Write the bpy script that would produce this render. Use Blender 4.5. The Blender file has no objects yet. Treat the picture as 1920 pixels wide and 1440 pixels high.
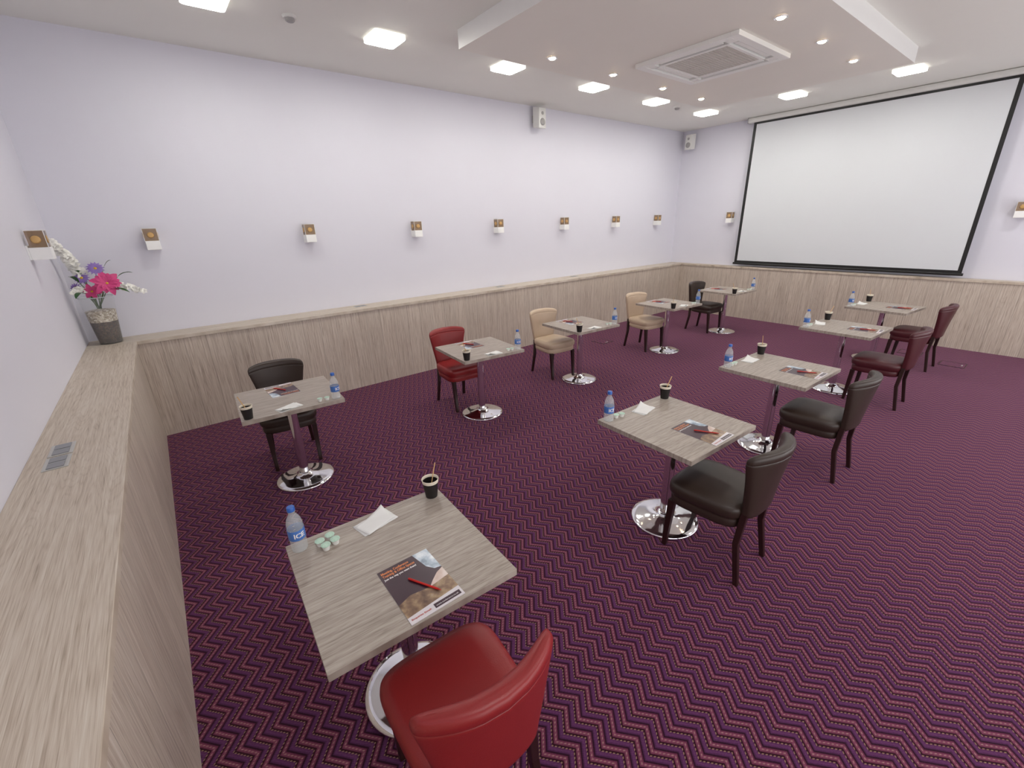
import bpy, bmesh, math, random
from mathutils import Matrix, Vector
random.seed(7)
scn=bpy.context.scene
COL=scn.collection
pi=math.pi
# ------------------------------------------------------------------ helpers
def obj(name,data,parent=None,loc=(0,0,0),rot=(0,0,0),scale=(1,1,1)):
    o=bpy.data.objects.new(name,data); COL.objects.link(o)
    o.location=loc;o.rotation_euler=rot;o.scale=scale
    if parent: o.parent=parent
    return o
def mesh(name,V,F,mats,parent=None,smooth=False,mi=None,loc=(0,0,0),rot=(0,0,0),bevel=0,seg=2,subsurf=0,autosm=None):
    m=bpy.data.meshes.new(name); m.from_pydata([tuple(v) for v in V],[],F); 
    if not isinstance(mats,(list,tuple)): mats=[mats]
    for a in mats: m.materials.append(a)
    bm=bmesh.new();bm.from_mesh(m);bmesh.ops.recalc_face_normals(bm,faces=bm.faces);bm.to_mesh(m);bm.free()
    if mi:
        for p,i in zip(m.polygons,mi): p.material_index=i
    if smooth or autosm:
        for p in m.polygons: p.use_smooth=True
        if autosm: m.set_sharp_from_angle(angle=math.radians(autosm))
    m.update()
    o=obj(name,m,parent,loc,rot)
    if bevel:
        b=o.modifiers.new("b",'BEVEL');b.width=bevel;b.segments=seg;b.limit_method='ANGLE';b.angle_limit=math.radians(40)
    if subsurf:
        s=o.modifiers.new("s",'SUBSURF');s.levels=subsurf;s.render_levels=subsurf
    return o
BF=[(0,3,2,1),(4,5,6,7),(0,1,5,4),(1,2,6,5),(2,3,7,6),(3,0,4,7)]
def boxv(x0,x1,y0,y1,z0,z1):
    return [(x0,y0,z0),(x1,y0,z0),(x1,y1,z0),(x0,y1,z0),(x0,y0,z1),(x1,y0,z1),(x1,y1,z1),(x0,y1,z1)]
def box(name,b,mat,parent=None,bevel=0,**k):
    return mesh(name,boxv(*b),BF,mat,parent,bevel=bevel,**k)
def boxes(bs):
    V=[];F=[]
    for b in bs:
        n=len(V);V+=boxv(*b);F+=[tuple(i+n for i in f) for f in BF]
    return V,F
def lathe(prof,n=32,capb=True,capt=True):
    V=[];F=[]
    for r,z in prof:
        for i in range(n):
            a=2*pi*i/n;V.append((r*math.cos(a),r*math.sin(a),z))
    for j in range(len(prof)-1):
        for i in range(n):
            k=(i+1)%n;F.append((j*n+i,j*n+k,(j+1)*n+k,(j+1)*n+i))
    if capb:F.append(tuple(range(n))[::-1])
    if capt:F.append(tuple((len(prof)-1)*n+i for i in range(n)))
    return V,F
def loft(rings,capb=True,capt=True):
    n=len(rings[0]);V=[p for r in rings for p in r];F=[]
    for j in range(len(rings)-1):
        for i in range(n):
            k=(i+1)%n;F.append((j*n+i,j*n+k,(j+1)*n+k,(j+1)*n+i))
    if capb:F.append(tuple(range(n))[::-1])
    if capt:F.append(tuple((len(rings)-1)*n+i for i in range(n)))
    return V,F
def tube(pts,rad,n=8):
    rings=[]
    for i,p in enumerate(pts):
        p=Vector(p);a=Vector(pts[max(0,i-1)]);b=Vector(pts[min(len(pts)-1,i+1)])
        t=(b-a).normalized();u=t.orthogonal().normalized() if abs(t.z)>.95 else t.cross(Vector((0,0,1))).normalized()
        w=t.cross(u);r=rad[i] if isinstance(rad,(list,tuple)) else rad
        rings.append([tuple(p+u*r*math.cos(2*pi*k/n)+w*r*math.sin(2*pi*k/n)) for k in range(n)])
    return loft(rings)
def sup(w,d,n=48,e=4.0):
    P=[]
    for i in range(n):
        a=2*pi*i/n;c,s=math.cos(a),math.sin(a)
        P.append((w/2*math.copysign(abs(c)**(2/e),c),d/2*math.copysign(abs(s)**(2/e),s)))
    return P
def thing(name,label,cat,loc=(0,0,0),rz=0,group=None,rot=None):
    o=bpy.data.objects.new(name,None);COL.objects.link(o);o.empty_display_size=.05
    o.location=loc;o.rotation_euler=rot if rot else (0,0,rz)
    o["label"]=label;o["category"]=cat
    if group:o["group"]=group
    return o
def tag(o,label,cat,group=None,kind=None):
    o["label"]=label
    if cat:o["category"]=cat
    if group:o["group"]=group
    if kind:o["kind"]=kind
    return o
def dup(root,loc,rz=None,label=None,swap=None,rot=None):
    orig=set(x.name for x in root.children_recursive)
    def rec(o,par):
        c=o.copy();COL.objects.link(c)
        if par is not None:
            c.parent=par
            c.matrix_parent_inverse=Matrix()
        for ch in list(o.children): 
            if ch.name in orig: rec(ch,c)
        return c
    c=rec(root,None);c.location=loc
    if rot: c.rotation_euler=rot
    elif rz is not None:c.rotation_euler=(0,0,rz)
    if label:c["label"]=label
    if swap:
        for ch in c.children_recursive:
            if ch.data and ch.data.materials and ch.data.materials[0]==swap[0]:
                key=(ch.data.name,swap[1].name)
                if key not in SW:
                    d=ch.data.copy();d.materials[0]=swap[1];SW[key]=d
                ch.data=SW[key]
    return c
SW={}
def text_mesh(name,body,size,mat,parent,loc,align='LEFT',bend=None,bold=0.0,rot=(0,0,0),width=None):
    cu=bpy.data.curves.new(name,'FONT');cu.body=body;cu.size=size;cu.align_x=align;cu.resolution_u=2;cu.offset=bold
    t=bpy.data.objects.new(name,cu);COL.objects.link(t)
    bpy.context.view_layer.update()
    dg=bpy.context.evaluated_depsgraph_get()
    m=bpy.data.meshes.new_from_object(t.evaluated_get(dg))
    bpy.data.objects.remove(t)
    if width:
        xs=[v.co.x for v in m.vertices];s=width/(max(xs)-min(xs))
        for v in m.vertices:v.co.x*=s
    if bend:
        for v in m.vertices:
            a=v.co.x/bend-pi/2;z=v.co.y
            v.co=Vector((bend*math.cos(a),bend*math.sin(a),z))
    m.materials.clear();m.materials.append(mat)
    return obj(name,m,parent,loc,rot)
# ------------------------------------------------------------------ materials
def newmat(name):
    m=bpy.data.materials.new(name);m.use_nodes=True
    nt=m.node_tree;b=nt.nodes["Principled BSDF"];return m,nt,b
def srgb(h):
    h=h.lstrip('#');c=[int(h[i:i+2],16)/255 for i in (0,2,4)]
    return tuple((x/12.92 if x<=.04045 else ((x+.055)/1.055)**2.4) for x in c)+(1,)
def pbr(name,col,rough=.5,metal=0,noise=0,nscale=20,bump=0,bscale=200,**kw):
    m,nt,b=newmat(name)
    c=srgb(col) if isinstance(col,str) else col
    b.inputs["Base Color"].default_value=c;b.inputs["Roughness"].default_value=rough;b.inputs["Metallic"].default_value=metal
    for k,v in kw.items(): b.inputs[k.replace("_"," ")].default_value=v
    tc=nt.nodes.new("ShaderNodeTexCoord")
    if noise:
        n=nt.nodes.new("ShaderNodeTexNoise");n.inputs["Scale"].default_value=nscale;n.inputs["Detail"].default_value=4
        nt.links.new(tc.outputs["Object"],n.inputs["Vector"])
        mx=nt.nodes.new("ShaderNodeMix");mx.data_type='RGBA'
        mx.inputs[6].default_value=tuple(x*(1-noise) for x in c[:3])+(1,);mx.inputs[7].default_value=tuple(min(1,x*(1+noise)) for x in c[:3])+(1,)
        nt.links.new(n.outputs["Fac"],mx.inputs[0]);nt.links.new(mx.outputs[2],b.inputs["Base Color"])
    if bump:
        n=nt.nodes.new("ShaderNodeTexNoise");n.inputs["Scale"].default_value=bscale;n.inputs["Detail"].default_value=3
        nt.links.new(tc.outputs["Object"],n.inputs["Vector"])
        bp=nt.nodes.new("ShaderNodeBump");bp.inputs["Strength"].default_value=bump;bp.inputs["Distance"].default_value=.002
        nt.links.new(n.outputs["Fac"],bp.inputs["Height"]);nt.links.new(bp.outputs[0],b.inputs["Normal"])
    return m
def emis(name,col,s):
    m,nt,b=newmat(name);b.inputs["Base Color"].default_value=srgb(col)
    b.inputs["Emission Color"].default_value=srgb(col);b.inputs["Emission Strength"].default_value=s;return m
class N:
    def __init__(s,nt):s.nt=nt
    def math(s,op,a,b=None,c=None):
        n=s.nt.nodes.new("ShaderNodeMath");n.operation=op
        for i,v in enumerate((a,b,c)):
            if v is None:continue
            if isinstance(v,(int,float)):n.inputs[i].default_value=v
            else:s.nt.links.new(v,n.inputs[i])
        return n.outputs[0]
    def ramp(s,f,stops,mode='LINEAR'):
        n=s.nt.nodes.new("ShaderNodeValToRGB");n.color_ramp.interpolation=mode
        el=n.color_ramp.elements
        while len(el)<len(stops):el.new(.5)
        for e,(p,c) in zip(el,stops):e.position=p;e.color=srgb(c) if isinstance(c,str) else c
        s.nt.links.new(f,n.inputs[0]);return n.outputs[0]
    def mix(s,f,a,b,mode='MIX'):
        n=s.nt.nodes.new("ShaderNodeMix");n.data_type='RGBA';n.blend_type=mode
        for i,v in ((0,f),(6,a),(7,b)):
            if isinstance(v,(int,float)):n.inputs[i].default_value=v
            elif isinstance(v,tuple):n.inputs[i].default_value=v
            else:s.nt.links.new(v,n.inputs[i])
        return n.outputs[2]
def wood(name,across,along,plank,cols,rough=.45,ga=70,gl=1.6,seam=.35,bump=.12,ringamt=.03):
    m,nt,b=newmat(name);q=N(nt)
    tc=nt.nodes.new("ShaderNodeTexCoord");sp=nt.nodes.new("ShaderNodeSeparateXYZ");nt.links.new(tc.outputs["Object"],sp.inputs[0])
    A=sp.outputs[across];L=sp.outputs[along]
    if plank:
        pid=q.math('FLOOR',q.math('DIVIDE',A,plank));
        wn=nt.nodes.new("ShaderNodeTexWhiteNoise");wn.noise_dimensions='1D';nt.links.new(pid,wn.inputs["W"]);rnd=wn.outputs["Value"]
    else: rnd=q.math('MULTIPLY',A,0.0)
    def noise(sa,sl,det,dist,off=0):
        c=nt.nodes.new("ShaderNodeCombineXYZ")
        nt.links.new(q.math('MULTIPLY',A,sa),c.inputs[0]);nt.links.new(q.math('ADD',q.math('MULTIPLY',L,sl),q.math('MULTIPLY',rnd,31.0)),c.inputs[1])
        c.inputs[2].default_value=off
        n=nt.nodes.new("ShaderNodeTexNoise");n.inputs["Scale"].default_value=1;n.inputs["Detail"].default_value=det;n.inputs["Distortion"].default_value=dist
        nt.links.new(c.outputs[0],n.inputs["Vector"]);return n.outputs["Fac"]
    n1=noise(ga*1.4,gl*1.3,5,.25);n2=noise(ga*.35,gl*.5,3,.5,4.0);n3=noise(ga*5,gl*5,2,0,9.0)
    ring=q.math('SINE',q.math('MULTIPLY',noise(ga*.10,gl*.28,2,.2,2.0),190.0))
    ring=q.math('SUBTRACT',0.0,q.math('POWER',q.math('MAXIMUM',ring,0.0),2.0))
    f=q.math('ADD',q.math('MULTIPLY',n1,.46),q.math('MULTIPLY',n2,.14))
    f=q.math('ADD',f,q.math('MULTIPLY',n3,.40))
    f=q.math('ADD',f,q.math('MULTIPLY',q.math('ADD',ring,.35),ringamt))
    col=q.ramp(f,[(.32,cols[0]),(.44,cols[1]),(.53,cols[2]),(.64,cols[3])])
    if plank:
        fr=q.math('FRACT',q.math('DIVIDE',A,plank))
        e=q.math('LESS_THAN',q.math('MINIMUM',fr,q.math('SUBTRACT',1.0,fr)),.012)
        br=q.math('ADD',.94,q.math('MULTIPLY',rnd,.09))
        br=q.math('MULTIPLY',br,q.math('SUBTRACT',1.0,q.math('MULTIPLY',e,seam)))
        cc=nt.nodes.new("ShaderNodeCombineColor")
        for i in range(3):nt.links.new(br,cc.inputs[i])
        col=q.mix(1.0,col,cc.outputs[0],'MULTIPLY')
    nt.links.new(col,b.inputs["Base Color"]);b.inputs["Roughness"].default_value=rough
    bp=nt.nodes.new("ShaderNodeBump");bp.inputs["Strength"].default_value=bump;bp.inputs["Distance"].default_value=.002
    nt.links.new(f,bp.inputs["Height"]);nt.links.new(bp.outputs[0],b.inputs["Normal"])
    return m
PALE=['#96867a','#b6a799','#c9bcae','#d5cabf']
M_panX=wood("panel_wood_back",0,2,.19,PALE,ringamt=.03)
M_panY=wood("panel_wood_side",1,2,.19,PALE,ringamt=.03)
M_ledX=wood("ledge_wood_back",1,0,0,['#a09181','#baad9c','#cabeaf','#d4cabd'])
M_ledY=wood("ledge_wood_side",0,1,0,['#998a79','#b9aa99','#c8bbab','#d2c8ba'],ga=72,gl=1.8,ringamt=.05)
M_top=wood("table_wood",1,0,0,['#7b7066','#968a7f','#a89d92','#b4aaa0'],ga=66,gl=2.8,rough=.4,ringamt=.025)
M_wall=pbr("wall_paint",'#dedde7',.6,noise=.012,nscale=3,bump=.05,bscale=300)
M_ceil=pbr("ceiling_paint",'#f0efe9',.7,noise=.012,nscale=3)
M_raftb=pbr("raft_underside_paint",'#f0ece4',.6,noise=.015,nscale=3)
M_white=pbr("white_paint",'#f6f6f4',.4,noise=.01)
M_wplast=pbr("white_plastic",'#e2e2de',.35,noise=.01)
M_acw=pbr("cassette_plastic",'#f6f6f2',.4,noise=.01)
M_acg=pbr("cassette_grille",'#cdc8c0',.5,noise=.02)
M_acb=pbr("cassette_recess",'#37322f',.6,noise=.02)
M_gplast=pbr("grey_plastic",'#a5a3a1',.45,noise=.03)
M_mod=pbr("socket_module",'#909296',.35,.4,noise=.05,nscale=60)
M_dark=pbr("dark_plastic",'#1a1a1a',.45,noise=.05)
M_chrome=pbr("chrome",(.82,.82,.84,1),.07,1.0,noise=.01)
M_steel=pbr("brushed_steel",'#c4c4c0',.4,.6,noise=.04,nscale=60)
M_legw=pbr("espresso_wood",'#2a1512',.32,noise=.2,nscale=30)
def leather(n,c,r=.4): return pbr(n,c,r,noise=.06,nscale=12,bump=.25,bscale=260)
M_red=leather("red_leather",'#882021')
M_blk=leather("espresso_leather",'#33261f',.42)
M_bei=leather("beige_leather",'#c4ae96')
M_bur=leather("burgundy_leather",'#4a1a20')
M_scrn=pbr("screen_fabric",'#dadde1',.75,noise=.005)
M_lamp=emis("lamp_diffuser",'#fffdf4',52)
M_lside=emis("lamp_side",'#fffdf2',1.5)
M_spot=emis("downlight_lens",'#ffe2bb',60)
M_gold=pbr("sconce_gold",'#cda468',.35,.2,noise=.08)
M_bulb=pbr("frosted_bulb",'#f3e3c4',.3,noise=.03)
M_amber=pbr("amber_glass",'#a08569',.1,noise=.12,nscale=25,Alpha=.68)
M_blackpaper=pbr("black_paper",'#1b1716',.5,noise=.08)
M_cream=pbr("cream_paper",'#e9e0cc',.6,noise=.02)
M_stir=pbr("stirrer_wood",'#d2ab78',.6,noise=.1,nscale=60)
M_nap=pbr("napkin_paper",'#e9e9e6',.8,noise=.02,bump=.3,bscale=400)
M_pot=pbr("creamer_plastic",'#eef0ea',.4,noise=.02)
M_lid=pbr("creamer_lid_foil",'#b3d2be',.35,noise=.35,nscale=140)
M_plum=pbr("brochure_plum",'#3a1f2e',.3,noise=.08)
M_pw=pbr("brochure_white",'#d9d3d6',.3,noise=.01)
M_orange=pbr("orange_ink",'#e0864d',.4,noise=.02)
M_wink=pbr("white_ink",'#f2efef',.4,noise=.01)
M_redink=pbr("red_ink",'#b43a2a',.4,noise=.02)
M_pen=pbr("red_pen_plastic",'#c41c15',.25,noise=.03)
M_cap=pbr("blue_cap",'#2f62b5',.35,noise=.03)
M_label=pbr("blue_label",'#4a76bd',.35,noise=.2,nscale=70)
def photomat(name,stops,sc,det=3):
    m,nt,b=newmat(name);q=N(nt);tc=nt.nodes.new("ShaderNodeTexCoord")
    n=nt.nodes.new("ShaderNodeTexNoise");n.inputs["Scale"].default_value=sc;n.inputs["Detail"].default_value=det;nt.links.new(tc.outputs["Object"],n.inputs["Vector"])
    nt.links.new(q.ramp(n.outputs["Fac"],stops),b.inputs["Base Color"]);b.inputs["Roughness"].default_value=.25;return m
M_pic1=photomat("brochure_photo_field",[(.3,'#5a443a'),(.48,'#856a55'),(.58,'#9f8566'),(.75,'#b8a390')],24)
M_pic2=photomat("brochure_photo_sky",[(.3,'#6d7c8b'),(.45,'#aebdcb'),(.6,'#dfe6ea')],18)
M_pic3=photomat("brochure_photo_dusk",[(.3,'#b89a8c'),(.5,'#cdb4a6'),(.7,'#dfd0c8')],14)
M_water=pbr("clear_plastic_water",'#e8eef0',.06,noise=.02,Alpha=.26)
M_glass=pbr("clear_glass",'#e6ebec',.04,noise=.02,Alpha=.08)
def carpet():
    m,nt,b=newmat("zigzag_carpet");q=N(nt)
    tc=nt.nodes.new("ShaderNodeTexCoord");sp=nt.nodes.new("ShaderNodeSeparateXYZ");nt.links.new(tc.outputs["Object"],sp.inputs[0])
    x,y=sp.outputs[0],sp.outputs[1]
    P=.135;S=.068
    zz=q.math('PINGPONG',y,P/2)
    s=q.math('DIVIDE',q.math('ADD',x,q.math('MULTIPLY',zz,.85)),S)
    v=q.math('FRACT',s)
    col=q.ramp(v,[(0,'#2a1020'),(.06,'#482444'),(.20,'#5a3058'),(.37,'#50284a'),(.43,'#2a0d18'),(.54,'#2e101c'),(.60,'#663247'),(.74,'#784156'),(.86,'#642e45'),(.94,'#2a1020')],'LINEAR')
    near=q.math('LESS_THAN',q.math('ABSOLUTE',q.math('SUBTRACT',v,.41)),.045)
    dash=q.math('GREATER_THAN',q.math('PINGPONG',y,.0055),.0026)
    g=q.math('MULTIPLY',near,dash)
    col=q.mix(q.math('MULTIPLY',g,.6),col,srgb('#a08268'))
    near2=q.math('LESS_THAN',q.math('ABSOLUTE',q.math('SUBTRACT',v,.74)),.05)
    g2=q.math('MULTIPLY',near2,q.math('GREATER_THAN',q.math('PINGPONG',y,.006),.0032))
    col=q.mix(q.math('MULTIPLY',g2,.45),col,srgb('#ab8a80'))
    wv=q.math('MULTIPLY',q.math('SINE',q.math('MULTIPLY',x,2*pi/.009)),q.math('SINE',q.math('MULTIPLY',y,2*pi/.009)))
    n=nt.nodes.new("ShaderNodeTexNoise");n.inputs["Scale"].default_value=130;n.inputs["Detail"].default_value=2;nt.links.new(tc.outputs["Object"],n.inputs["Vector"])
    br=q.math('ADD',q.math('ADD',.70,q.math('MULTIPLY',wv,.28)),q.math('MULTIPLY',n.outputs["Fac"],.66))
    cc=nt.nodes.new("ShaderNodeCombineColor")
    for i in range(3):nt.links.new(br,cc.inputs[i])
    col=q.mix(1.0,col,cc.outputs[0],'MULTIPLY')
    nt.links.new(col,b.inputs["Base Color"]);b.inputs["Roughness"].default_value=.95
    b.inputs["Specular IOR Level"].default_value=.1
    b.inputs["Sheen Weight"].default_value=.4;b.inputs["Sheen Roughness"].default_value=.4;b.inputs["Sheen Tint"].default_value=srgb('#c99db4')
    bp=nt.nodes.new("ShaderNodeBump");bp.inputs["Strength"].default_value=.4;bp.inputs["Distance"].default_value=.003
    h=q.math('ADD',br,q.math('MULTIPLY',q.math('SINE',q.math('MULTIPLY',v,2*pi)),.5))
    nt.links.new(h,bp.inputs["Height"]);nt.links.new(bp.outputs[0],b.inputs["Normal"])
    return m
M_carpet=carpet()
# ------------------------------------------------------------------ room shell
XL,XR,YB,YF,ZC=-.35,9.65,.33,-7.6,3.65
PX=9.5; LH=1.02
def st(o,label): o["kind"]="structure";o["label"]=label;return o
st(box("floor",(XL-.1,XR+.1,YF-.1,YB+.1,-.1,0),M_carpet),"dark plum carpet with woven purple and gold zigzag pattern")
st(box("ceiling",(XL-.1,XR+.1,YF-.1,YB+.1,ZC,ZC+.1),M_ceil),"flat white painted ceiling of the meeting room")
st(box("wall_left",(XL-.1,XL,YF-.1,YB+.1,0,ZC),M_wall),"plain white painted wall above wood ledge")
st(box("wall_back",(XL,XR,YB,YB+.1,0,ZC),M_wall),"long white painted wall with row of sconces")
st(box("wall_right",(XR,XR+.1,YF-.1,YB+.1,0,ZC),M_wall),"white painted wall behind the projection screen")
st(box("wall_front",(XL,XR,YF-.1,YF,0,ZC),M_wall),"plain white painted wall behind the tables")
T=.035
st(box("trim_1",(XL,0,YF,0,0,LH-T),M_panY),"pale wood-grain wainscot panelling with vertical boards")
st(box("trim_2",(XL,PX,0,YB,0,LH-T),M_panX),"long pale wood-grain wainscot panelling with vertical boards")
st(box("trim_3",(PX,XR,YF,0,0,LH-T),M_panY),"pale wood-grain wainscot panelling under the projection screen")
st(box("trim_4",(XL,.015,YF,-.015,LH-T,LH),M_ledY,bevel=.002),"deep pale wood ledge along the side wall")
st(box("trim_5",(XL,PX-.015,-.015,YB,LH-T,LH),M_ledX,bevel=.002),"pale wood ledge along the long wall")
st(box("trim_6",(PX-.015,XR,YF,YB,LH-T,LH),M_ledY,bevel=.002),"pale wood ledge below the projection screen")
RZ=3.5; rx0,rx1,ry0,ry1=3.0,7.38,-3.82,-1.43
V=boxv(rx0,rx1,ry0,ry1,RZ,ZC)
st(mesh("trim_7",V,BF,[M_white,M_raftb],mi=[1,0,0,0,0,0]),"suspended rectangular ceiling raft with white edges")
# ------------------------------------------------------------------ ceiling fixtures
def ceil_light(x,y):
    t=thing("ceiling_light","square white surface-mounted LED ceiling light, switched on","ceiling light",(x,y,ZC),0,"square ceiling lights")
    V,F=loft([[(p[0],p[1],0) for p in sup(.30,.30,32,14)],[(p[0],p[1],-.034) for p in sup(.30,.30,32,14)]])
    mesh("housing",V,F,M_lside,t)
    V,F=loft([[(p[0],p[1],-.034) for p in sup(.294,.294,32,14)],[(p[0],p[1],-.038) for p in sup(.285,.285,32,14)]])
    mesh("diffuser",V,F,M_lamp,t)
    return t
L0=ceil_light(1.10,-.91)
for x in (2.52,3.99,5.44,6.84,8.28): dup(L0,(x,-.91,ZC))
for y in (-2.24,-3.57): dup(L0,(8.32,y,ZC))
def area(x,y,z,sx,sy,p,col=(1,.985,.965),rot=(0,0,0)):
    l=bpy.data.lights.new("light",'AREA');l.shape='RECTANGLE';l.size=sx;l.size_y=sy;l.energy=p;l.color=col
    o=bpy.data.objects.new("light",l);COL.objects.link(o);o.location=(x,y,z);o.rotation_euler=rot;return o
for x in (1.1,3.5,5.9,8.3): area(x,-5.6,ZC-.05,.3,.3,18)  # unseen area lamps without fixtures, added to light the near side
# broad soft fill lamp added behind the camera to brighten ceiling and walls
area(4.6,-7.4,1.4,9,2.4,175,(1,.995,.985),(math.radians(118),0,0))
dl=thing("downlight","small round recessed spotlight with warm lens, switched on","spotlight",(3.88,-1.75,RZ),0,"spotlights in the ceiling raft")
V,F=lathe([(.034,-.002),(.052,-.002),(.054,-.006),(.050,-.010),(.038,-.010),(.034,-.004)],24,False,False)
mesh("trim_ring",V,F,M_chrome,dl,smooth=True)
V,F=lathe([(.035,-.001),(.035,-.008),(.026,-.016)],24);mesh("lens",V,F,M_spot,dl)
for p in [(4.82,-1.74),(5.79,-1.73),(6.71,-1.72),(4.81,-3.47),(5.72,-3.47),(6.66,-3.46)]: dup(dl,(p[0],p[1],RZ))
sd=thing("smoke_detector","round white plastic smoke detector on the ceiling","smoke detector",(1.70,-.89,ZC),0,"ceiling smoke detectors")
V,F=lathe([(.055,0),(.055,-.012),(.048,-.02)],28);mesh("base",V,F,M_wplast,sd,autosm=35)
V,F=lathe([(.036,-.018),(.036,-.034),(.028,-.042),(.01,-.044)],28);mesh("sensor_head",V,F,M_gplast,sd,autosm=35)
dup(sd,(7.5,-.85,ZC))
ac=thing("air_conditioner","square white ceiling cassette air conditioner with louvred grille","air conditioner",(5.30,-2.62,RZ))
h=.54;g=.33
V,F=boxes([(-h,h,g+.13,h,-.04,0),(-h,h,-h,-g-.13,-.04,0),(-h,-g-.13,-g-.13,g+.13,-.04,0),(g+.13,h,-g-.13,g+.13,-.04,0),
 (-g-.04,g+.04,g,g+.04,-.035,0),(-g-.04,g+.04,-g-.04,-g,-.035,0),(-g-.04,-g,-g,g,-.035,0),(g,g+.04,-g,g,-.035,0)]
 +[(sx*(g+.085)-.048,sx*(g+.085)+.048,sy*(g+.085)-.048,sy*(g+.085)+.048,-.036,0) for sx in (-1,1) for sy in (-1,1)])
mesh("frame",V,F,M_acw,ac,bevel=.004)
box("backing",(-g-.12,g+.12,-g-.12,g+.12,-.006,-.001),M_acb,ac)
for i,(b) in enumerate([(-g,g,g+.062,g+.110,-.028,-.02),(-g,g,-g-.110,-g-.062,-.028,-.02),(g+.062,g+.110,-g,g,-.028,-.02),(-g-.110,-g-.062,-g,g,-.028,-.02)]):
    box("air_vane",b,M_acw,ac,bevel=.003)
bs=[(-g+.003,g-.003,-g+.004+i*.0365,-g+.031+i*.0365,-.034,-.02) for i in range(18)]+[(-.006,.006,-g+.01,g-.01,-.035,-.019)]
V,F=boxes(bs);mesh("intake_grille",V,F,M_acg,ac)
# ------------------------------------------------------------------ screen
sc=thing("projector_screen","large white pull-down projection screen with black border","projector screen",(9.52,-2.83,0))
hw=1.66;zt,zb=3.565,1.10
box("screen_fabric",(-.001,.001,-hw+.045,hw-.045,zb+.03,zt-.03),M_scrn,sc)
V,F=boxes([(-.0025,.0,-hw,hw,zt-.035,zt),(-.0025,0,-hw,-hw+.05,zb,zt-.035),(-.0025,0,hw-.05,hw,zb,zt-.035),(-.0025,0,-hw+.05,hw-.05,zb,zb+.035)])
mesh("border",V,F,M_dark,sc)
V,F=lathe([(.02,-hw-.02),(.02,hw+.02)],20);V=[(a,c,b+zb-.02) for a,b,c in V];mesh("weight_bar",V,F,M_dark,sc,autosm=40)
hp=[];
for yy in (-hw-.13,hw+.10): hp.append([(p[0]+.03,yy,p[1]+3.605) for p in sup(.13,.085,28,5)])
V,F=loft(hp);mesh("housing",V,F,M_wplast,sc,autosm=40)
box("end_cap",(-.04,.1,-hw-.137,-hw-.130,3.560,3.649),M_gplast,sc)
box("end_cap",(-.04,.1,hw+.100,hw+.107,3.560,3.649),M_gplast,sc)
# ------------------------------------------------------------------ sconces
def sconce(loc,rz):
    t=thing("wall_sconce","small white wall sconce with tan square glass shade, unlit","wall lamp",loc,rz,"wall sconces")
    box("back_plate",(-.056,.056,0,.012,-.10,.0),M_white,t,bevel=.002)
    box("holder",(-.056,.056,.012,.125,-.10,-.015),M_white,t,bevel=.003)
    V,F=boxes([(-.056,.056,.112,.118,-.015,.10),(-.056,-.050,.022,.112,-.015,.10),(.050,.056,.022,.112,-.015,.10)])
    mesh("glass_shade",V,F,M_amber,t)
    # pale polished rim around the glass edges
    bs=[]
    e=.0575
    bs+=[(-e,e,.111,.1195,.097,.102),(-e,-e+.004,.02,.111,.097,.102),(e-.004,e,.02,.111,.097,.102),(-e,-e+.004,.1155,.1195,-.015,.097),(e-.004,e,.1155,.1195,-.015,.097)]
    V,F=boxes(bs);mesh("glass_rim",V,F,M_wplast,t)
    V,F=lathe([(.010,-.015),(.012,.004),(.028,.016),(.033,.036),(.028,.054),(.008,.062)],18)
    V=[(x,y+.067,z) for x,y,z in V];mesh("bulb",V,F,M_gold,t,smooth=True)
    for sx in(-1,1):
        V,F=lathe([(.026,0),(.027,.003),(.018,.005)],20);V=[(sx*(.056+z),x+.067,y+.038) for x,y,z in V];mesh("medallion",V,F,M_gold,t,smooth=True)
    V,F=lathe([(.026,0),(.027,.003),(.018,.005)],20);V=[(x,.118+z,y+.038) for x,y,z in V];mesh("medallion",V,F,M_gold,t,smooth=True)
    return t
S0=sconce((.37,YB,1.94),pi)
for x in (1.85,3.25,4.66,6.10,7.50,8.87): dup(S0,(x,YB,1.94))
dup(S0,(XL,-.78,1.94),-pi/2)
dup(S0,(XR,-.93,1.95),pi/2);dup(S0,(XR,-4.86,1.95),pi/2)
# speakers
sp=thing("wall_speaker","small white wall-mounted loudspeaker with grey grille","speaker",(5.47,YB,3.47),pi,"wall speakers")
V,F=boxes([(-.012,.012,0,.07,-.012,.012),(-.03,.03,0,.01,-.05,.05)]);mesh("bracket",V,F,M_gplast,sp)
V=[(-.085,.07,-.13),(.085,.07,-.13),(.07,.20,-.145),(-.07,.20,-.145),(-.085,.07,.15),(.085,.07,.15),(.07,.20,.125),(-.07,.20,.125)]
mesh("cabinet",V,BF,M_wplast,sp,bevel=.008)
V,F=lathe([(.05,0),(.05,.006),(.02,.004)],24);V=[(x,.197+z,y-.06) for x,y,z in V];mesh("woofer",V,F,M_gplast,sp,smooth=True)
V,F=lathe([(.024,0),(.024,.006),(.008,.004)],20);V=[(x,.197+z,y+.055) for x,y,z in V];mesh("tweeter",V,F,M_gplast,sp,smooth=True)
dup(sp,(XR,.08,3.42),pi/2)
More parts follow.
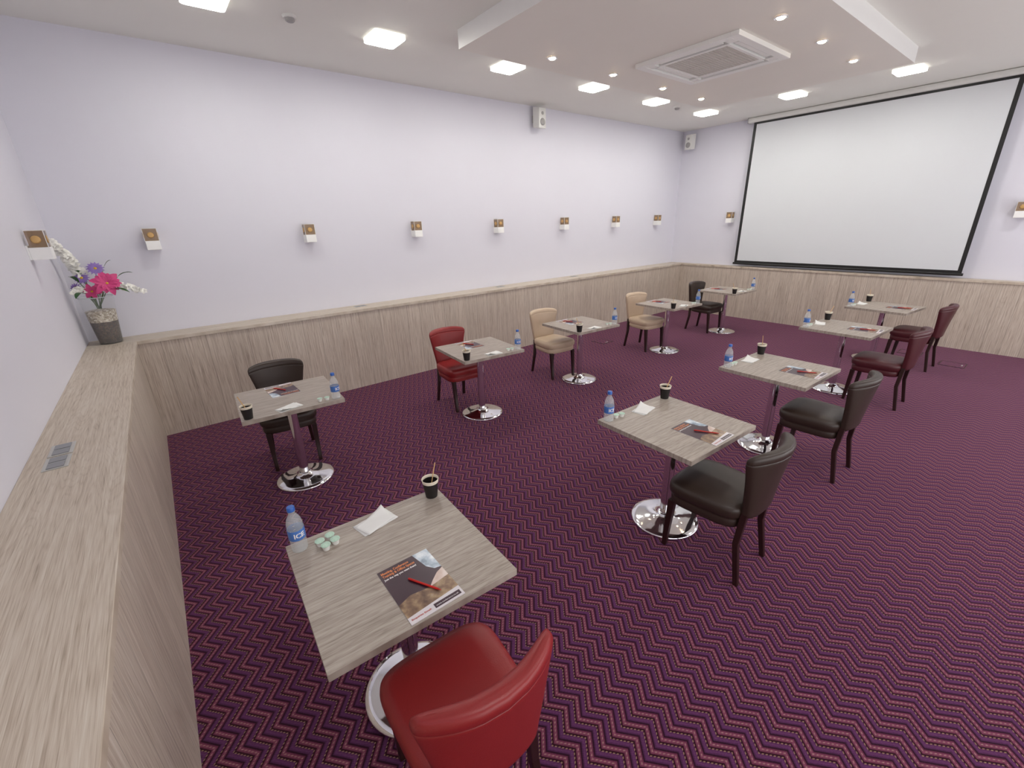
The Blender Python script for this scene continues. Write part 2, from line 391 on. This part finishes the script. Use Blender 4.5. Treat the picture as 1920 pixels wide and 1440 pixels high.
# ------------------------------------------------------------------ sockets
so=thing("power_socket","brushed steel power and data socket plate on the ledge","socket",(-.235,-2.79,LH),0,"ledge sockets")
box("plate",(-.045,.045,-.075,.075,0,.004),M_steel,so,bevel=.0015)
box("outlet",(-.030,.030,-.064,-.006,.004,.007),M_mod,so,bevel=.001);box("outlet",(-.030,.030,.006,.064,.004,.007),M_mod,so,bevel=.001)
dup(so,(-.235,-2.625,LH))
for x in (2.3,4.6,6.3): dup(so,(x,.2,LH),pi/2)
fb=thing("floor_socket","flush carpeted floor box lid with thin metal rim","floor box",(6.1,-.7,0),0,"floor boxes")
V,F=boxes([(-.13,.13,-.13,-.122,0,.004),(-.13,.13,.122,.13,0,.004),(-.13,-.122,-.122,.122,0,.004),(.122,.13,-.122,.122,0,.004)]);mesh("rim",V,F,M_legw,fb)
box("lid",(-.121,.121,-.121,.121,0,.003),M_carpet,fb)
box("handle",(-.03,.03,-.1,-.085,.003,.006),M_steel,fb)
dup(fb,(8.5,-4.8,0));dup(fb,(8.8,-4.3,0))
# ------------------------------------------------------------------ tables
def table(loc,rz):
    t=thing("cafe_table","square grey wood-grain cafe table on chrome pedestal","table",loc,rz,"cafe tables")
    box("tabletop",(-.35,.35,-.345,.345,.72,.75),M_top,t,bevel=.0015)
    V,F=boxes([(-.15,.15,-.02,.02,.708,.72),(-.02,.02,-.15,-.02,.708,.72),(-.02,.02,.02,.15,.708,.72)]);mesh("mounting_bracket",V,F,M_dark,t,bevel=.002)
    V,F=lathe([(.036,.045),(.036,.71)],32);mesh("column",V,F,M_chrome,t,autosm=40)
    V,F=lathe([(.222,0),(.226,.004),(.226,.010),(.220,.016),(.19,.021),(.14,.026),(.10,.033),(.07,.042),(.055,.052),(.05,.06),(.046,.064),(.037,.066)],56)
    mesh("base",V,F,M_chrome,t,autosm=50)
    return t
TB=[(.81,-4.08,-3,0),(2.72,-4.13,-2.5,0),(4.33,-4.12,-2,0),(6.36,-4.03,-3,0),(8.07,-4.0,-6,0),
    (.91,-1.84,-3.5,1),(2.81,-1.76,-5,1),(4.40,-1.74,-3.5,1),(6.37,-1.74,-3.5,1),(8.17,-1.75,-3,1)]
t0=None
for x,y,a,b in TB:
    if t0 is None: t0=table((x,y,0),math.radians(a))
    else: dup(t0,(x,y,0),math.radians(a))
# ------------------------------------------------------------------ chairs
def chair(loc,rz,mat,label):
    t=thing("dining_chair",label,"chair",loc,rz,"dining chairs")
    def ring(w,d,z,cy=.02,e=4.6,tap=.06):
        r=[]
        for px,py in sup(w,d,56,e):
            k=1+tap*(py/(d/2))
            r.append((px*k,py+cy,z))
        return r
    R=[ring(.39,.39,.350),ring(.415,.415,.354),ring(.424,.424,.368),ring(.426,.426,.402),ring(.420,.420,.409),ring(.432,.432,.417),ring(.446,.446,.430),
       ring(.452,.450,.458),ring(.446,.446,.477),ring(.426,.426,.491),ring(.37,.37,.501),ring(.27,.27,.507),ring(.12,.12,.509)]
    V,F=loft(R);mesh("seat",V,F,mat,t,smooth=True)
    rings=[]
    z0,z1=.43,.860
    def cen(tt): return -.224-.052*tt-.020*tt*tt
    TT=[i/26 for i in range(23)]+[.875,.882,.886,.890,.897,.92,.94,.955,.97,.98,.988,.994,1.0]
    for tt in TT:
        w=.32+.135*min(1,tt*1.15)**1.1
        th=.068
        e0=min(1,tt/.05);e1=min(1,(1-tt)/.075)
        k=math.sqrt(max(0,1-(1-e0)**2))*.2+.8; k2=math.sqrt(max(0,1-(1-e1)**2))
        w=w*(k)*(1-.10*(1-k2));th=th*(.30+.70*k2)*(.5+.5*math.sqrt(max(0,1-(1-e0)**2)))
        if abs(tt-.886)<.001: th*=.88;w*=.99
        elif abs(tt-.886)<.005: th*=.955;w*=.997
        z=z0+(z1-z0)*tt
        rr=[]
        for px,py in sup(w,th,64,3.9):
            cv=(.6+1.05*tt)*px*px
            drop=-.018*(px/.215)**4*tt**4
            rr.append((px,py+cen(tt)+cv,z+drop))
        rings.append(rr)
    V,F=loft(rings);mesh("backrest",V,F,mat,t,smooth=True)
    def leg(p0,p1,w0,w1,mid=None):
        pts=[p0,mid,p1] if mid else [p0,p1];rs=[]
        for i,p in enumerate(pts):
            f=i/(len(pts)-1);w=(w0+(w1-w0)*f)/2
            rs.append([(p[0]-w,p[1]-w,p[2]),(p[0]+w,p[1]-w,p[2]),(p[0]+w,p[1]+w,p[2]),(p[0]-w,p[1]+w,p[2])])
        V,F=loft(rs);return mesh("leg",V,F,M_legw,t,bevel=.004)
    for s in(-1,1):
        leg((s*.178,.222,0),(s*.182,.198,.36),.028,.042)
        leg((s*.178,-.238,0),(s*.145,-.208,.47),.028,.036,(s*.165,-.195,.26))
    return t
lab={'r':"red leather dining chair with dark tapered wooden legs",'k':"dark espresso leather dining chair with dark wooden legs",
 'b':"beige leather dining chair with dark wooden legs",'u':"burgundy leather dining chair with dark wooden legs"}
mm={'r':M_red,'k':M_blk,'b':M_bei,'u':M_bur}
c0=chair((.800,-4.54,0),math.radians(-4),M_red,lab['r'])
for x,y,a,k in [(2.68,-4.495,1,'k'),(4.27,-4.50,-1,'k'),(6.28,-4.45,0,'u'),(8.06,-4.40,-3,'u'),
                (.95,-1.365,173,'k'),(2.79,-1.345,178,'r'),(4.32,-1.315,175,'b'),(6.28,-1.40,173,'b'),(8.05,-1.45,175,'k')]:
    dup(c0,(x,y,0),math.radians(a),lab[k],(M_red,mm[k]))
# ------------------------------------------------------------------ table-top items
def brochure():
    t=thing("brochure","plum meeting-room brochure with photo cover and orange title","brochure",group="brochures on the tables")
    w,h=.21,.297
    box("pages",(-w/2,w/2,-h/2,h/2,0,.002),M_pw,t)
    P=lambda u,v,z:(-w/2+u*w,-h/2+v*h,z)
    polys=[([(0,0),(1,0),(1,1),(0,1)],0,.0021),([(0,0),(1,0),(1,.16),(0,.11)],1,.0024),([(0,.11),(1,.16),(1,.40),(.60,.36),(.25,.40),(0,.34)],2,.0024),
           ([(.70,1),(1,1),(1,.58),(.88,.60),(.78,.70)],3,.0024),([(.46,.030),(.96,.030),(.96,.10),(.46,.10)],0,.0026),
           ([(.60,.36),(1,.40),(1,.56),(.86,.52),(.72,.44)],4,.0025)]
    V=[];F=[];mi=[]
    for pl,m,z in polys:
        n=len(V);V+=[P(u,v,z) for u,v in pl];F.append(tuple(range(n,n+len(pl))));mi.append(m)
    mesh("cover_print",V,F,[M_plum,M_pw,M_pic1,M_pic2,M_pic3],t,mi=mi)
    z=.0028
    text_mesh("title_text","Meeting, Conference\nTraining & Office Spaces",.0175,M_orange,t,P(.04,.915,z),bold=.0005,width=.13)
    text_mesh("tagline_text","Just the way you want them!",.013,M_wink,t,P(.04,.80,z),bold=.0004,width=.13)
    text_mesh("footer_text","Enquiries Email:",.010,M_redink,t,P(.04,.05,z),bold=.0003,width=.075)
    text_mesh("website_text","www.conference.co.uk",.009,M_wink,t,P(.49,.052,z+.0002),width=.09)
    return t
def pen():
    t=thing("pen","red plastic ballpoint pen lying on a brochure","pen",group="red pens on brochures")
    V,F=lathe([(.0035,-.07),(.0038,-.062),(.0040,.055),(.0032,.060)],12);V=[(z,x,y+.004) for x,y,z in V];mesh("barrel",V,F,M_pen,t,autosm=40)
    V,F=lathe([(.0032,.060),(.002,.068),(.0005,.074)],12);V=[(z,x,y+.004) for x,y,z in V];mesh("tip",V,F,M_pen,t,smooth=True)
    box("clip",(-.066,-.03,-.0012,.0012,.0078,.0088),M_pen,t)
    return t
def cup():
    t=thing("paper_cup","black paper coffee cup with cream rim and wooden stirrer","cup",group="paper cups")
    V,F=lathe([(.027,.002),(.028,0),(.0385,.084),(.036,.084),(.0265,.006)],36,False,True);mesh("cup_body",V,F,M_blackpaper,t,autosm=50)
    V,F=lathe([(.0386,.080),(.040,.093),(.0415,.096),(.0405,.0985),(.0385,.097),(.0372,.084),(.028,.012),(.001,.011)],36,False,False);mesh("rim",V,F,M_cream,t,smooth=True)
    V,F=boxes([(-.003,.003,-.001,.001,0,.165)])
    mesh("stirrer",V,F,M_stir,t,loc=(-.018,.0,.013),rot=(math.radians(5),math.radians(19),0))
    return t
def bottle():
    t=thing("water_bottle","small clear plastic water bottle with blue cap and label","bottle",group="water bottles")
    pr=[(.024,.003),(.029,0),(.032,.006),(.032,.018),(.0305,.022),(.032,.026),(.032,.034),(.0305,.038),(.032,.042),(.032,.108),(.0305,.112),(.032,.117),(.031,.130),(.026,.150),(.018,.166),(.0125,.174),(.0125,.183),(.015,.184),(.015,.186),(.012,.187),(.012,.190)]
    V,F=lathe(pr,32);mesh("bottle_body",V,F,M_water,t,smooth=True)
    V,F=lathe([(.0326,.060),(.0328,.061),(.0328,.105),(.0326,.106)],32,False,False);mesh("label",V,F,M_label,t,smooth=True)
    V,F=lathe([(.0150,.1875),(.0152,.190),(.0150,.204),(.0135,.2065)],28);mesh("cap",V,F,M_cap,t,autosm=40)
    for a in (0,pi):
        text_mesh("label_text","ICE",.030,M_wink,t,(0,0,.073),'CENTER',bend=.0333,bold=.0009,rot=(0,0,a))
    return t
def napkin():
    t=thing("paper_napkin","folded white paper napkin with a raised corner","napkin",group="paper napkins")
    n=10
    def sheet(name,w,h,z,rz,lift,k):
        V=[];F=[]
        for s in(0,.0008):
            for i in range(n+1):
                for j in range(n+1):
                    u=i/n-.5;v=j/n-.5
                    d=max(0,(u*k[0]+v*k[1])-.25)
                    V.append((u*w,v*h,z+s+lift*d*d*4+.0012*math.sin(9*u+7*v)**2))
        N2=(n+1)**2
        for s in(0,1):
            for i in range(n):
                for j in range(n):
                    a=s*N2+i*(n+1)+j;F.append((a,a+n+1,a+n+2,a+1))
        edge=[i*(n+1) for i in range(n+1)]+[n*(n+1)+j for j in range(1,n+1)]+[i*(n+1)+n for i in range(n-1,-1,-1)]+[j for j in range(n-1,0,-1)]
        for a,b in zip(edge,edge[1:]+edge[:1]):F.append((a,b,b+N2,a+N2))
        mesh(name,V,F,M_nap,t,smooth=True,rot=(0,0,rz))
    sheet("lower_fold",.17,.10,0,0,.0,(1,1));sheet("upper_fold",.155,.095,.003,math.radians(8),.011,(1,1))
    return t
def creamer():
    t=thing("creamer_pot","tiny white plastic creamer pot with green foil lid","creamer",group="creamer pots")
    V,F=lathe([(.0125,0),(.0165,.020),(.0165,.022),(.0195,.023)],24);mesh("pot",V,F,M_pot,t,autosm=40)
    V,F=lathe([(.0197,.0231),(.0197,.0242),(.019,.0245)],24);mesh("foil_lid",V,F,M_lid,t,autosm=40)
    return t
protos={'bro':brochure(),'pen':pen(),'cup':cup(),'bot':bottle(),'nap':napkin(),'cre':creamer()}
first={k:True for k in protos}
def place(k,x,y,z,rz):
    if first[k]:
        first[k]=False;protos[k].location=(x,y,z);protos[k].rotation_euler=(0,0,rz);return protos[k]
    return dup(protos[k],(x,y,z),rz)
for i,(x,y,a,b) in enumerate(TB):
    base=math.radians(a)+(pi if b else 0)
    J=lambda s:random.uniform(-s,s)
    if i==0: J=lambda s:0
    def P(u,v):
        u*=.97;v*=.97
        return (x+u*math.cos(base)-v*math.sin(base), y+u*math.sin(base)+v*math.cos(base))
    dbr=math.radians(3)+J(.06)
    px,py=P(.02+J(.012),-.19+J(.006));place('bro',px,py,.75,base+dbr)
    ex,ey=P(.03+J(.01),-.21);place('pen',ex,ey,.7531,base+math.radians(-59)+J(.2))
    cx,cy=P(.31,.305);place('cup',cx,cy,.75,base+(J(1.0) if i else .6))
    bx,by=P(-.31,.305);place('bot',bx,by,.75,base+math.radians(10)+J(.5))
    nx,ny=P(.01+J(.03),.275+J(.01));place('nap',nx,ny,.75,base+math.radians(14)+J(.3))
    cr=[(-.235,.27),(-.19,.285),(-.22,.228),(-.178,.243)] if i==0 else [(-.235+J(.006),.30),(-.19+J(.006),.29+J(.01))]
    for u,v in cr:
        qx,qy=P(u,v);place('cre',qx,qy,.75,J(1.0))
# ------------------------------------------------------------------ vase + flowers
vx,vy=-.17,.12
va=thing("flower_vase","tall tapered clear glass vase filled with pebbles","vase",(vx,vy,LH))
V,F=lathe([(.086,0),(.090,.004),(.126,.44),(.122,.44),(.087,.008),(.001,.007)],40,False,False);F.append(tuple(range(40))[::-1])
mesh("glass_body",V,F,M_glass,va,autosm=50)
V,F=lathe([(.121,.435),(.127,.435),(.1275,.441),(.1205,.441),(.121,.435)],40,False,False);mesh("rim",V,F,pbr("glass_rim",'#c9d2d4',.1,noise=.02),va,smooth=True)
pm,nt,b=newmat("pebble_fill");q=N(nt);tc=nt.nodes.new("ShaderNodeTexCoord");vo=nt.nodes.new("ShaderNodeTexVoronoi");vo.inputs["Scale"].default_value=75
nt.links.new(tc.outputs["Object"],vo.inputs["Vector"])
sp_=nt.nodes.new("ShaderNodeSeparateXYZ");nt.links.new(tc.outputs["Object"],sp_.inputs[0])
sc_=nt.nodes.new("ShaderNodeSeparateColor");nt.links.new(vo.outputs["Color"],sc_.inputs[0])
light=q.ramp(sc_.outputs[0],[(0,'#8c7c68'),(.4,'#b8a890'),(.7,'#d9cfbe'),(1,'#efe8da')]);dark=q.ramp(sc_.outputs[0],[(0,'#33231a'),(.6,'#4d382b'),(1,'#644b3a')])
col=q.mix(q.math('GREATER_THAN',sp_.outputs[2],.21),dark,light);nt.links.new(col,b.inputs["Base Color"])
bp=nt.nodes.new("ShaderNodeBump");bp.inputs["Strength"].default_value=.8;bp.inputs["Distance"].default_value=.01;nt.links.new(vo.outputs["Distance"],bp.inputs["Height"]);bp.invert=True;nt.links.new(bp.outputs[0],b.inputs["Normal"])
V,F=lathe([(.084,.010),(.101,.20),(.110,.31),(.06,.32),(.01,.315)],40)
pb=mesh("pebble_fill",V,F,pm,None,smooth=True,loc=(vx,vy,LH));tag(pb,"dark and pale pebbles filling the glass vase","pebbles",kind="stuff")
M_stem=pbr("green_stem",'#4f6b34',.5,noise=.15);M_leaf=pbr("green_leaf",'#2f5a2a',.45,noise=.25,nscale=30)
M_pink=pbr("pink_petal",'#cf3f7e',.5,noise=.25,nscale=25);M_purp=pbr("purple_petal",'#8a6fb4',.5,noise=.25,nscale=30);M_wp=pbr("white_petal",'#f0efe8',.55,noise=.03,nscale=30);M_yel=pbr("yellow_stamen",'#d8b13a',.6,noise=.1)
FS=1.2;FZ=LH+.075
def petals(n,L,W,cup,a0=0,rows=1):
    V=[];F=[];m=6
    for rr in range(rows):
        for k in range(n):
            a=a0+2*pi*(k+.5*rr)/n;ln=L*(1-.2*rr)
            base=len(V)
            for i in range(m+1):
                s=i/m;w=W*math.sin(pi*min(1,s*.92+.06))**.8/2;r=ln*s;z=cup*ln*(s-.9*s*s)+.004*rr
                for e in(-1,0,1):
                    lx=r;ly=e*w
                    V.append((lx*math.cos(a)-ly*math.sin(a),lx*math.sin(a)+ly*math.cos(a),z+(abs(e)*w*.35)))
            for i in range(m):
                for j in range(2):
                    p=base+i*3+j;F.append((p,p+3,p+4,p+1))
    return V,F
def orient(V,pos,d):
    q_=Vector((0,0,1)).rotation_difference(Vector(d).normalized());return [tuple(q_@Vector(v)+Vector(pos)) for v in V]
def fthing(name,label,cat,grp):
    t=thing(name,label,cat,(vx,vy,FZ),0,grp);t.scale=(FS,FS,FS);return t
def flower(name,label,mat,tip,d,n,L,W,rows,cen=.012):
    t=fthing(name,label,"flower","flowers in the vase")
    tip=Vector(tip)
    s0=Vector((tip.x*.12,tip.y*.12,.21));mid=Vector((tip.x*.35,tip.y*.35,.32))
    V,F=tube([s0,mid,tip-Vector(d).normalized()*.004],.0028);mesh("stem",V,F,M_stem,t,smooth=True)
    V,F=petals(n,L,W,.7,random.random(),rows);mesh("petals",orient(V,tip,d),F,mat,t,smooth=True)
    V,F=lathe([(cen,0),(cen,.008),(cen*.5,.014)],12);mesh("flower_centre",orient(V,tip,d),F,M_yel,t,smooth=True)
    return t
cam_d=(.15,-1,.45)
flower("lily_flower","large pink lily blossom with yellow stamens",M_pink,(.10,-.09,.40),cam_d,6,.10,.05,2,.010)
flower("lily_flower","pink lily blossom half open beside leaves",M_pink,(.0,-.07,.35),(-.2,-1,.1),6,.06,.034,1,.008)
flower("daisy_flower","purple daisy with yellow centre",M_purp,(.06,-.05,.51),(.1,-1,.6),14,.055,.015,2)
flower("daisy_flower","purple daisy with yellow centre",M_purp,(-.03,-.06,.45),(-.2,-1,.5),14,.048,.014,2)
flower("daisy_flower","pale purple daisy low in the bouquet",M_purp,(-.08,-.05,.38),(-.5,-1,.2),14,.04,.013,1)
def spray(name,label,pts,nb,r0):
    t=fthing(name,label,"flower","flowers in the vase")
    V,F=tube(pts,[.004,.003,.0025,.002,.0015][:len(pts)]);mesh("stem",V,F,M_stem,t,smooth=True)
    VV=[];FF=[]
    P=[Vector(p) for p in pts]
    for i in range(nb):
        s=.35+.65*i/(nb-1);f=s*(len(P)-1);k=min(int(f),len(P)-2);p=P[k].lerp(P[k+1],f-k)
        d=Vector((random.uniform(-1,1),-1,random.uniform(-.5,.8))).normalized()
        V,F=petals(6,r0*(1.15-.55*s),r0*.75*(1.15-.5*s),.9,random.random(),1)
        n=len(VV);VV+=orient(V,p+d*.008,d);FF+=[tuple(a+n for a in g) for g in F]
    mesh("blossoms",VV,FF,M_wp,t,smooth=True);return t
spray("gladiolus_stem","tall white gladiolus spray leaning outward",[(0,0,.21),(-.02,-.02,.42),(-.05,-.05,.55),(-.08,-.11,.64),(-.105,-.19,.71)],20,.052)
spray("gladiolus_stem","white blossom spray arching sideways from vase",[(0,0,.21),(.06,-.04,.35),(.14,-.08,.38),(.22,-.11,.36),(.30,-.14,.32)],11,.042)
spray("gladiolus_stem","short white blossom spray low in the bouquet",[(0,0,.21),(-.02,-.04,.34),(-.06,-.08,.38),(-.08,-.11,.37),(-.10,-.13,.35)],6,.032)
def leafspray(pts,label):
    t=fthing("leaf_sprig",label,"leaves","leaves in the vase")
    P=[Vector(p) for p in pts];V,F=tube(pts,.0025);mesh("stem",V,F,M_stem,t,smooth=True)
    V=[];F=[];m=8;d=(P[-1]-P[-2]);d.normalize();side=d.cross(Vector((0,0,1))).normalized()
    for i in range(m+1):
        s=i/m;w=.018*math.sin(pi*s)**.8;c=P[-1]+d*(.14*s)-Vector((0,0,.06*s*s))
        V+=[tuple(c-side*w+Vector((0,0,w*.3))),tuple(c),tuple(c+side*w+Vector((0,0,w*.3)))]
    for i in range(m):
        for j in range(2):
            a=i*3+j;F.append((a,a+3,a+4,a+1))
    mesh("leaf_blade",V,F,M_leaf,t,smooth=True)
for pts in [[(0,0,.21),(-.03,-.05,.36),(-.05,-.09,.42)],[(0,0,.21),(.10,-.03,.38),(.17,-.06,.44)],[(0,0,.21),(.07,-.07,.35),(.11,-.10,.36)],[(0,0,.21),(-.02,-.01,.36),(-.03,-.04,.44)],[(0,0,.21),(.05,.0,.40),(.10,.0,.50)],[(0,0,.21),(-.04,-.08,.34),(-.05,-.12,.35)]]:
    leafspray(pts,"slender dark green leaf sprig in vase")
# ------------------------------------------------------------------ world, camera
w=bpy.data.worlds.new("w");scn.world=w;w.use_nodes=True
w.node_tree.nodes["Background"].inputs[0].default_value=(.8,.85,1,1);w.node_tree.nodes["Background"].inputs[1].default_value=.3
cd=bpy.data.cameras.new("camera");cd.sensor_width=36;cd.lens=812/1920*36;cd.clip_start=.05
co=bpy.data.objects.new("camera",cd);COL.objects.link(co)
R=Matrix(((0.78077,0.24064,-0.57662),(-0.62414,0.2574,-0.7377),(-0.02909,0.93586,0.35117)))
co.matrix_world=Matrix.Translation((.3376,-5.4766,2.0))@R.to_4x4()
scn.camera=co
scn.view_settings.view_transform='Standard'
